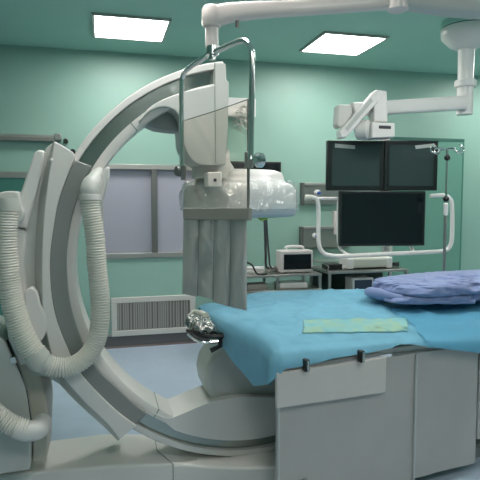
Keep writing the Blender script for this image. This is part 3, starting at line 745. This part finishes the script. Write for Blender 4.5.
bm = BM(); lathe(bm, e0 + Vector((0, 0, -.048)), [(.022, 0), (.036, .008), (.042, .03), (.042, .075), (.034, .09), (0, .094)], 28); part('elbow_cap', bm, armpink, t)
bm = BM(); lathe(bm, e0.lerp(e1, .14) + Vector((0, 0, -.05)), [(.008, 0), (.008, .03)], 12); part('screw', bm, steeld, t)
bm = BM(); lathe(bm, e1 + Vector((0, 0, -.055)), [(.025, .012), (.042, .02), (.045, .12), (.03, .13)], 28); part('elbow_joint', bm, armpink, t)
e2 = PD(620, 6, 2.15)
bm = BM(); sweep(bm, [PD(396, -2, 2.15), PD(415, -1, 2.15), PD(445, 0, 2.14), PD(482, 1, 2.13), e2], [.034, .045, .056, .062, .064], 24, sq=(.9, 1)); part('extension_arm', bm, enamel2, t)
bm = BM(); lathe(bm, Vector((e2.x, e2.y, 0)), [(.06, e2.z - .06), (.06, ROOM_H - .06), (.14, ROOM_H - .05), (.14, ROOM_H)], 32); part('ceiling_mount', bm, enamelw, t)

# ================================================================== MONITOR BOOM
MP = Plane(PD(327, 165, 4.05), PD(438, 165, 4.12))
m = lambda px, py, off=0: MP.p(px, py, off)
cc_ = PD(466, 60, 4.25)
t = thing('monitor_boom', 'white ceiling-mounted arm with a tubular frame carrying the dark monitors', 'monitor boom', Vector((cc_.x, cc_.y, ROOM_H)))
bp = t
px2 = 4.25 / F
zc_ = lambda py: PD(466, py, 4.25).z
bm = BM(); lathe(bm, Vector((cc_.x, cc_.y, 0)), [(.076, zc_(50)), (.13, zc_(46)), (.19, zc_(38)), (.195, zc_(30)), (.19, zc_(29))], 48); part('ceiling_cover', bm, enamel, t, 'round dished ceiling cover', angle=60)
bm = BM(); lathe(bm, Vector((cc_.x, cc_.y, 0)), [(.185, zc_(29)), (.185, zc_(28))], 48); part('cover_gap', bm, black, t)
bm = BM(); lathe(bm, Vector((cc_.x, cc_.y, 0)), [(.19, zc_(28)), (.19, ROOM_H)], 48); part('ceiling_plate', bm, ceilm, t)
bm = BM(); lathe(bm, Vector((cc_.x, cc_.y, 0)), [(.060, zc_(114)), (.062, zc_(112)), (.062, zc_(88)), (.058, zc_(84)), (.062, zc_(50)), (.075, zc_(46))], 36); part('column', bm, enamelw, t)
bm = BM(); lathe(bm, Vector((cc_.x, cc_.y, 0)), [(.075, zc_(87)), (.082, zc_(86)), (.082, zc_(81)), (.075, zc_(80))], 36); part('collar', bm, enamelw, t)
bm = BM(); pA = PD(463, 103, 4.22); pB = PD(352, 110, 3.98); pB2 = PD(352, 111.5, 3.98)
sweep(bm, [pA, pB], [.054, .050], 24, sq=(.9, 1)); part('horizontal_arm', bm, enamelw, t)
bm = BM(); sweep(bm, [PD(343, 112, 3.97), PD(343.5, 122, 3.97)], .001, 4) ; bm.free()
Z_ = Plane(PD(340, 120, 3.92), PD(400, 120, 3.96))
z = lambda px, py, off=0: Z_.p(px, py, off)
bm = BM(); poly_prism(bm, [z(338.5, 104), z(352, 104.5), z(353, 114), z(346, 124), z(340, 128), z(337, 124)], Z_.n * .13); part('elbow_housing', bm, enamel, t, bevel=.015)
bm = BM(); poly_prism(bm, [z(340, 131, -.05), z(374, 92, -.05), z(378, 90, -.05), z(379, 101, -.05), z(347, 137, -.05), z(341, 138, -.05)], Z_.n * .11); sa = part('spring_arm', bm, enamelw, t, bevel=.01)
bm = BM(); poly_prism(bm, [z(345, 128, -.054), z(371, 98, -.054), z(373, 101, -.054), z(348, 131, -.054)], Z_.n * .01); part('arm_groove', bm, enamel2, sa)
bm = BM(); poly_prism(bm, [z(374, 91, -.04), z(377, 89.5, -.04), z(387, 91, -.04), z(388, 122, -.04), z(374, 122, -.04)], Z_.n * .12); part('pivot_post', bm, enamelw, t, bevel=.008)
bm = BM(); ctr = z(363, 130, .02); lathe(bm, ctr, [(.05, -.05), (.072, -.035), (.072, .04), (.05, .06)], 32, (Z_.u * .8 - Z_.n * .6)); part('swivel_knuckle', bm, enamel, t)
bm = BM(); poly_prism(bm, [z(372, 122, -.08), z(395, 123, -.08), z(395, 137, -.08), z(372, 138, -.08)], Z_.n * .16); pb = part('pivot_box', bm, enamelw, t, bevel=.008)
bm = BM(); poly_prism(bm, [z(379, 125.5, -.083), z(391, 126, -.083), z(391, 129, -.083), z(379, 128.5, -.083)], Z_.n * .01); part('slot', bm, textm, pb)
bm = BM(); poly_prism(bm, [m(380, 136, .09), m(390, 136, .09), m(390, 205, .09), m(380, 205, .09)], MP.n * .06); box_top = part('mount_post', bm, enamel, t)
bm = BM(); sweep(bm, [m(350, 150, .09), m(420, 150, .09)], .02, 10); sweep(bm, [m(355, 222, .09), m(415, 222, .09)], .02, 10); sweep(bm, [m(385, 205, .11), m(385, 252, .11)], .022, 10); part('crossbar', bm, enamel, t)
# tubular bumper frame
bo = .02
bm = BM(); loop = crom([m(430, 196, bo), m(444, 195.5, bo), m(450, 199, bo), m(452, 207, bo), m(452, 235, bo), m(450, 246, bo), m(443, 251, bo), m(420, 252.5, bo), (m(385, 254, bo)), m(345, 256, bo), m(328, 255, bo), m(321, 250, bo), m(318.5, 240, bo), m(318.5, 215, bo), m(318, 203, bo), m(315, 198, bo), m(306, 197.5, bo)], 8)
sweep(bm, loop, .0165, 14); part('bumper_tube', bm, enamelw, t, 'white tube frame round the monitors', angle=60)
bm = BM(); sweep(bm, [m(316, 198.5, bo), m(336, 198.5, bo + .04), m(345, 198.5, bo + .06)], .012, 12); part('side_tube', bm, enamelw, t)
bm = BM(); sweep(bm, crom([m(338.5, 200, .07), m(338, 235, .07), m(340, 248, .06), m(345, 253, .04), m(352, 256, .03)], 6), .011, 10); part('inner_tube', bm, enamelw, t)
bm = BM(); sweep(bm, [m(410, 244, .075), m(413, 252, .03)], .016, 10); part('lower_bracket', bm, enamelw, t)
bm = BM(); sweep(bm, [m(305, 197.5, bo), m(312, 197.5, bo)], .021, 14); part('handle_grip', bm, ivory, t)
def monitor(x0, y0, x1, y1, off, scr, label, border, tape=None):
    a = [m(x0, y0, off), m(x1, y0, off), m(x1, y1, off), m(x0, y1, off)]
    zt0 = (a[0].z + a[1].z) / 2; zb0 = (a[2].z + a[3].z) / 2
    L = a[0].copy(); R = a[1].copy()
    def q(u, v, o_=0): # u 0..1 left to right, v 0..1 top to bottom
        p = L.lerp(R, u); p.z = zt0 + (zb0 - zt0) * v; return p + MP.n * o_
    t = thing('monitor', label, 'monitor', q(.5, 1, .02), 'dark monitors on the ceiling boom')
    w_ = (R - L).length; h_ = zt0 - zb0; bu, bv = border / w_, border / h_
    bm = BM(); poly_prism(bm, [q(0, 0), q(1, 0), q(1, 1), q(0, 1)], MP.n * .05); part('casing', bm, bezel, t, bevel=.006)
    bm = BM(); poly_prism(bm, [q(bu, bv, -.003), q(1 - bu, bv, -.003), q(1 - bu, 1 - bv, -.003), q(bu, 1 - bv, -.003)], MP.n * .006); part('screen', bm, scr, t)
    if tape:
        bm = BM(); poly_prism(bm, [m(*p, off - .006) for p in tape], MP.n * .004); part('paper_tag', bm, mat('pale tag', (.42, .46, .44), .5), t)
    return t
monitor(327.5, 140.5, 384.5, 190.5, 0, scr_g, 'upper left dark grey-green monitor on the boom', .035, [(335, 143.5), (355, 145.5), (355, 149), (335, 147.5)])
monitor(385.2, 140.5, 438.5, 190.5, 0, scr_g, 'upper right dark grey-green monitor on the boom, beside the drip stand', .035, [(415, 145.5), (434, 143.5), (437, 146.5), (416, 149)])
monitor(340, 191, 426, 246, -.01, scr_k, 'wide black monitor hanging below the pair of upper monitors', .02)

# ================================================================== DRIP STAND
ip = PD(447, 170, 3.9)
D_ = lambda px, py: PD(px, py, 3.9)
ip_x, ip_y = D_(446, 200).x, D_(446, 200).y
t = thing('drip_stand', 'thin metal drip stand with top hooks beside the upper right monitor', 'drip stand', (ip_x, ip_y, 0))
bm = BM(); lathe(bm, (ip_x, ip_y, 0), [(.012, .12), (.012, D_(446, 205).z)], 14); part('pole', bm, steel, t)
bm = BM(); lathe(bm, (ip_x, ip_y, 0), [(.008, D_(446, 205).z), (.008, D_(446, 149).z)], 14); part('upper_pole', bm, chrome, t)
bm = BM(); lathe(bm, (ip_x, ip_y, 0), [(.010, D_(446, 216).z), (.017, D_(446, 214).z), (.017, D_(446, 204).z), (.010, D_(446, 203).z)], 18); part('sleeve', bm, enamelw, t)
for py in (158, 199):
    bm = BM(); bmesh.ops.create_uvsphere(bm, u_segments=16, v_segments=10, radius=.022); bmesh.ops.translate(bm, verts=bm.verts, vec=(ip_x, ip_y, D_(446, py).z)); part('height_knob', bm, black, t)
zt_ = D_(446, 149).z
bm = BM(); sweep(bm, [Vector((ip_x - .11, ip_y, zt_)), Vector((ip_x + .06, ip_y, zt_))], .006, 8); sweep(bm, [Vector((ip_x, ip_y - .08, zt_)), Vector((ip_x, ip_y + .08, zt_))], .006, 8); part('hook_bar', bm, chrome, t)
for dx, dy in ((.06, 0), (-.06, 0), (0, -.08), (0, .08)):
    b0 = Vector((ip_x + dx, ip_y + dy, zt_)); u = Vector((dx, dy, 0)).normalized() * .035
    bm = BM(); sweep(bm, crom([b0, b0 + u * .7 + Vector((0, 0, -.03)), b0 + u * 1.9 + Vector((0, 0, -.025)), b0 + u * 2.2 + Vector((0, 0, .005)), b0 + u * 1.5 + Vector((0, 0, .02))], 6), .005, 8); part('hook', bm, chrome, t)
for k in range(5):
    an = k * 2 * math.pi / 5; e = Vector((ip_x + .26 * math.cos(an), ip_y + .26 * math.sin(an), .075))
    bm = BM(); sweep(bm, [Vector((ip_x, ip_y, .12)), e], .012, 8); lg = part('leg', bm, steel, t)
    bm = BM(); lathe(bm, Vector((e.x - .012, e.y, .03)), [(.03, 0), (.03, .024)], 16, (1, 0, 0)); sweep(bm, [e, Vector((e.x, e.y, .03))], .007, 6); part('caster', bm, black, lg)

# ================================================================== TROLLEYS AT THE BACK
YT = 4.62
def zat(px, py, y): return PY(px, py, y).z
x0, x1_ = PY(232, 275, YT).x, PY(322, 275, YT).x
ztop = zat(290, 274.5, YT); zsh = ztop - .14
t = thing('instrument_table', 'stainless steel instrument table with a lower rail, holding the small white monitor', 'instrument table', ((x0 + x1_) / 2, YT + .25, 0))
part('top_shelf', bx((x0, YT, ztop - .022), (x1_, YT + .45, ztop)), steel, t, bevel=.004)
part('lower_shelf', bx((x0, YT, zsh - .018), (x1_, YT + .45, zsh)), steel, t, bevel=.004)
bm = None
for lx in (x0 + .015, (x0 + x1_) / 2, x1_ - .015):
    for ly in (YT + .015, YT + .435):
        bm = bx((lx - .013, ly - .013, 0), (lx + .013, ly + .013, ztop - .022)); part('leg', bm, steel, t, bevel=.003)
# vital signs monitor
a = PY(280.5, 250, YT + .08); b = PY(313, 275, YT + .08); zt1 = zat(297, 250.5, YT + .08); zb1 = ztop
t = thing('tabletop_monitor', 'small white-framed dark monitor standing on the steel instrument table', 'monitor', ((a.x + b.x) / 2, YT + .15, ztop))
part('casing', bx((a.x, YT + .08, zb1 + .006), (b.x, YT + .22, zt1)), pink, t, bevel=.012)
w_ = b.x - a.x
part('screen', bx((a.x + .034, YT + .075, zb1 + .035), (b.x - .022, YT + .085, zt1 - .035)), scr_k, t)
bm = BM(); sweep(bm, crom([Vector((a.x + .07, YT + .13, zt1 - .004)), Vector((a.x + .08, YT + .13, zt1 + .03)), Vector((b.x - .10, YT + .13, zt1 + .03)), Vector((b.x - .085, YT + .13, zt1 - .004))], 6), .014, 10); part('handle', bm, enamelw, t)
bm = BM(); box(bm, (a.x + .03, YT + .09, ztop), (a.x + .07, YT + .2, ztop + .008)); box(bm, (b.x - .07, YT + .09, ztop), (b.x - .03, YT + .2, ztop + .008)); part('foot', bm, black, t)
bm = BM(); lathe(bm, (b.x - .012, YT + .08, zb1 + .04), [(.008, 0), (.008, .008)], 12, (0, -1, 0)); part('knob', bm, textm, t)
# cable coil and papers
xa = PY(250, 270, YT + .1).x
def coil(name, label, cx, cy, cz, r, turns, rad, m_, seed, cat='cable'):
    pts = []
    for i in range(turns * 16):
        an = i / 16 * 2 * math.pi; rr = r * (1 + .25 * noise.noise(Vector((an * .7, seed, 0)))); pts.append(Vector((cx + rr * math.cos(an), cy + rr * .7 * math.sin(an), cz + rad + i * rad * .09 + .01 * abs(noise.noise(Vector((an, seed, 2)))))))
    bm = BM(); sweep(bm, pts, rad, 8); return single(name, label, cat, bm, m_, angle=80)
coil('cable_coil', 'white coiled leads heaped on the left end of the steel instrument table', xa + .05, YT + .13, ztop + .001, .085, 4, .009, enamelw, 3)
coil('cable_coil', 'grey tangled leads between the white coil and the small monitor', xa + .22, YT + .16, ztop + .001, .05, 4, .008, steeld, 8)
bm = BM(); p = Vector((xa - .06, YT + .025, ztop + .010)); sweep(bm, crom([p + Vector((-.1, 0, .02)), p + Vector((-.05, 0, .11)), p + Vector((.05, 0, .09)), p + Vector((.11, .0, .0)), p + Vector((.2, .0, .0))], 8), .008, 8)
single('black_cable', 'black cable arching over the white coil on the instrument table', 'cable', bm, black, angle=80)
bm = BM(); xb_ = PY(281, 280, YT).x; box(bm, (xb_, YT + .05, zsh + .001), (xb_ + .28, YT + .22, zsh + .055)); single('white_tray', 'white plastic tray on the lower shelf of the instrument table', 'tray', bm, enamelw, bevel=.01)
bm = BM(); xb_ = PY(250, 280, YT).x
for k in range(5):
    box(bm, (-.09, -.06, k * .009), (.10, .08, k * .009 + .008), Matrix.Translation((xb_ + .09, YT + .15, zsh + .001)) @ Matrix.Rotation(.12 * math.sin(k * 2.1), 4, 'Z'))
single('paper_stack', 'untidy stack of papers on the lower shelf, left of the white tray', 'papers', bm, mat('paper', (.5, .48, .44), .8))
bm = bx((xb_ - .08, YT + .06, zsh + .001), (xb_ - .02, YT + .2, zsh + .03)); single('black_pouch', 'small black pouch on the lower shelf beside the papers', 'pouch', bm, black, bevel=.01)
# equipment cart
YC = 4.62
x0, x1_ = PY(329, 275, YC).x, PY(408, 275, YC).x; zc1 = zat(360, 270.5, YC)
t = thing('equipment_cart', 'dark-sided steel equipment cart behind the operating table, under the black monitor', 'cart', ((x0 + x1_) / 2, YC + .25, 0))
part('cart_top', bx((x0 - .01, YC, zc1 - .025), (x1_ + .01, YC + .5, zc1)), steel, t, bevel=.004)
for lx in (x0 + .012, x1_ - .012):
    for ly in (YC + .014, YC + .486): part('leg', bx((lx - .012, ly - .012, .0), (lx + .012, ly + .012, zc1 - .025)), steel, t, bevel=.003)
part('back_panel', bx((x0 + .02, YC + .45, .1), (x1_ - .02, YC + .46, zc1 - .025)), mat('dark green panel', (.02, .05, .04), .5), t)
part('shelf', bx((x0 + .0, YC + .005, zc1 - .30), (x1_ - .0, YC + .48, zc1 - .28)), steeld, t)
bm = BM(); sweep(bm, crom([Vector((x0 - .005, YC + .03, zc1)), Vector((x0 - .005, YC + .03, zc1 + .055)), Vector((x0 - .005, YC + .45, zc1 + .055)), Vector((x0 - .005, YC + .45, zc1))], 4), .006, 8)
sweep(bm, [Vector((x0, YC + .45, zc1 + .05)), Vector((x1_, YC + .45, zc1 + .05))], .006, 8); part('guard_rail', bm, steel, t)
gx = PY(409, 262, YC + .3)
part('rear_post', bx((x1_ + .0, YC + .35, 0), (x1_ + .03, YC + .38, zat(410, 244, YC + .35))), enamel2, t)
# white device
a = PY(348, 270, YC + .06); b = PY(392, 270, YC + .06); zt2 = zat(370, 257, YC + .06)
t = thing('infusion_device', 'long ivory rounded medical device lying on the equipment cart', 'medical device', ((a.x + b.x) / 2, YC + .15, zc1))
bm = bx((a.x, YC + .06, zc1 + .012), (b.x, YC + .26, zt2)); part('body', bm, ivory, t, bevel=.03)
bm = BM(); box(bm, (a.x - .004, YC + .055, zc1 + .006), (a.x + .06, YC + .265, zt2 - .01)); part('end_cap', bm, enamelw, t, bevel=.012)
bm = BM(); box(bm, (b.x - .06, YC + .055, zc1 + .006), (b.x + .004, YC + .265, zt2 - .01)); part('end_cap', bm, enamelw, t, bevel=.012)
bm = BM(); box(bm, (a.x + .02, YC + .08, zc1 + .001), (b.x - .02, YC + .24, zc1 + .012)); part('base_plate', bm, black, t)
bm = BM(); a2 = PY(328, 268, YC + .1); box(bm, (a2.x, YC + .08, zc1 + .001), (a2.x + .14, YC + .26, zc1 + .055)); single('black_box', 'small black box on the cart left of the ivory device', 'box', bm, black, bevel=.006)
coil('cable_coil', 'dark tangled cable on the cart right of the ivory device', b.x + .075, YC + .16, zc1 + .001, .05, 3, .008, black, 5)
coil('cable_coil', 'pale coiled cable on the cart between black box and ivory device', a.x - .045, YC + .10, zc1 + .001, .022, 3, .006, enamelw, 6)
# small framed box on cart shelf
a = PY(353, 288, YC + .02); b = PY(374, 288, YC + .02); zt3 = zat(363, 278, YC + .02); zb3 = zc1 - .279
t = thing('framed_meter', 'small white-framed blue-faced unit inside the cart beside the folded blanket', 'meter', ((a.x + b.x) / 2, YC + .1, zb3))
part('casing', bx((a.x, YC + .03, zb3), (b.x, YC + .2, zt3)), enamel, t, bevel=.008)
part('face', bx((a.x + .02, YC + .026, zb3 + .03), (b.x - .02, YC + .034, zt3 - .02)), dblue, t)
# wall cable box
a = PY(226, 97, WALL_Y - .12); b = PY(256, 117, WALL_Y - .12)
t = thing('cable_box', 'white wall box with tangled cables, seen between the detector arm and the chrome frame', 'wall box', ((a.x + b.x) / 2, WALL_Y - .06, b.z))
part('box_body', bx((a.x, WALL_Y - .12, b.z), (b.x, WALL_Y, a.z)), enamelw, t, bevel=.01)
for k in range(7):
    r0 = Vector((a.x + .10 + .02 * k, WALL_Y - .125, b.z + .03 + .03 * (k % 3))); pts = [r0]
    for q in range(7): pts.append(r0 + Vector((.05 * math.sin(q * 1.7 + k), -.02 - .012 * (q % 2), -.03 * q + .06 * math.sin(q * 2.3 + k * 1.3) * .6)))
    bm = BM(); sweep(bm, crom(pts, 6), .0035, 6); part('cable', bm, (alum, pink, enamel2)[k % 3], t)
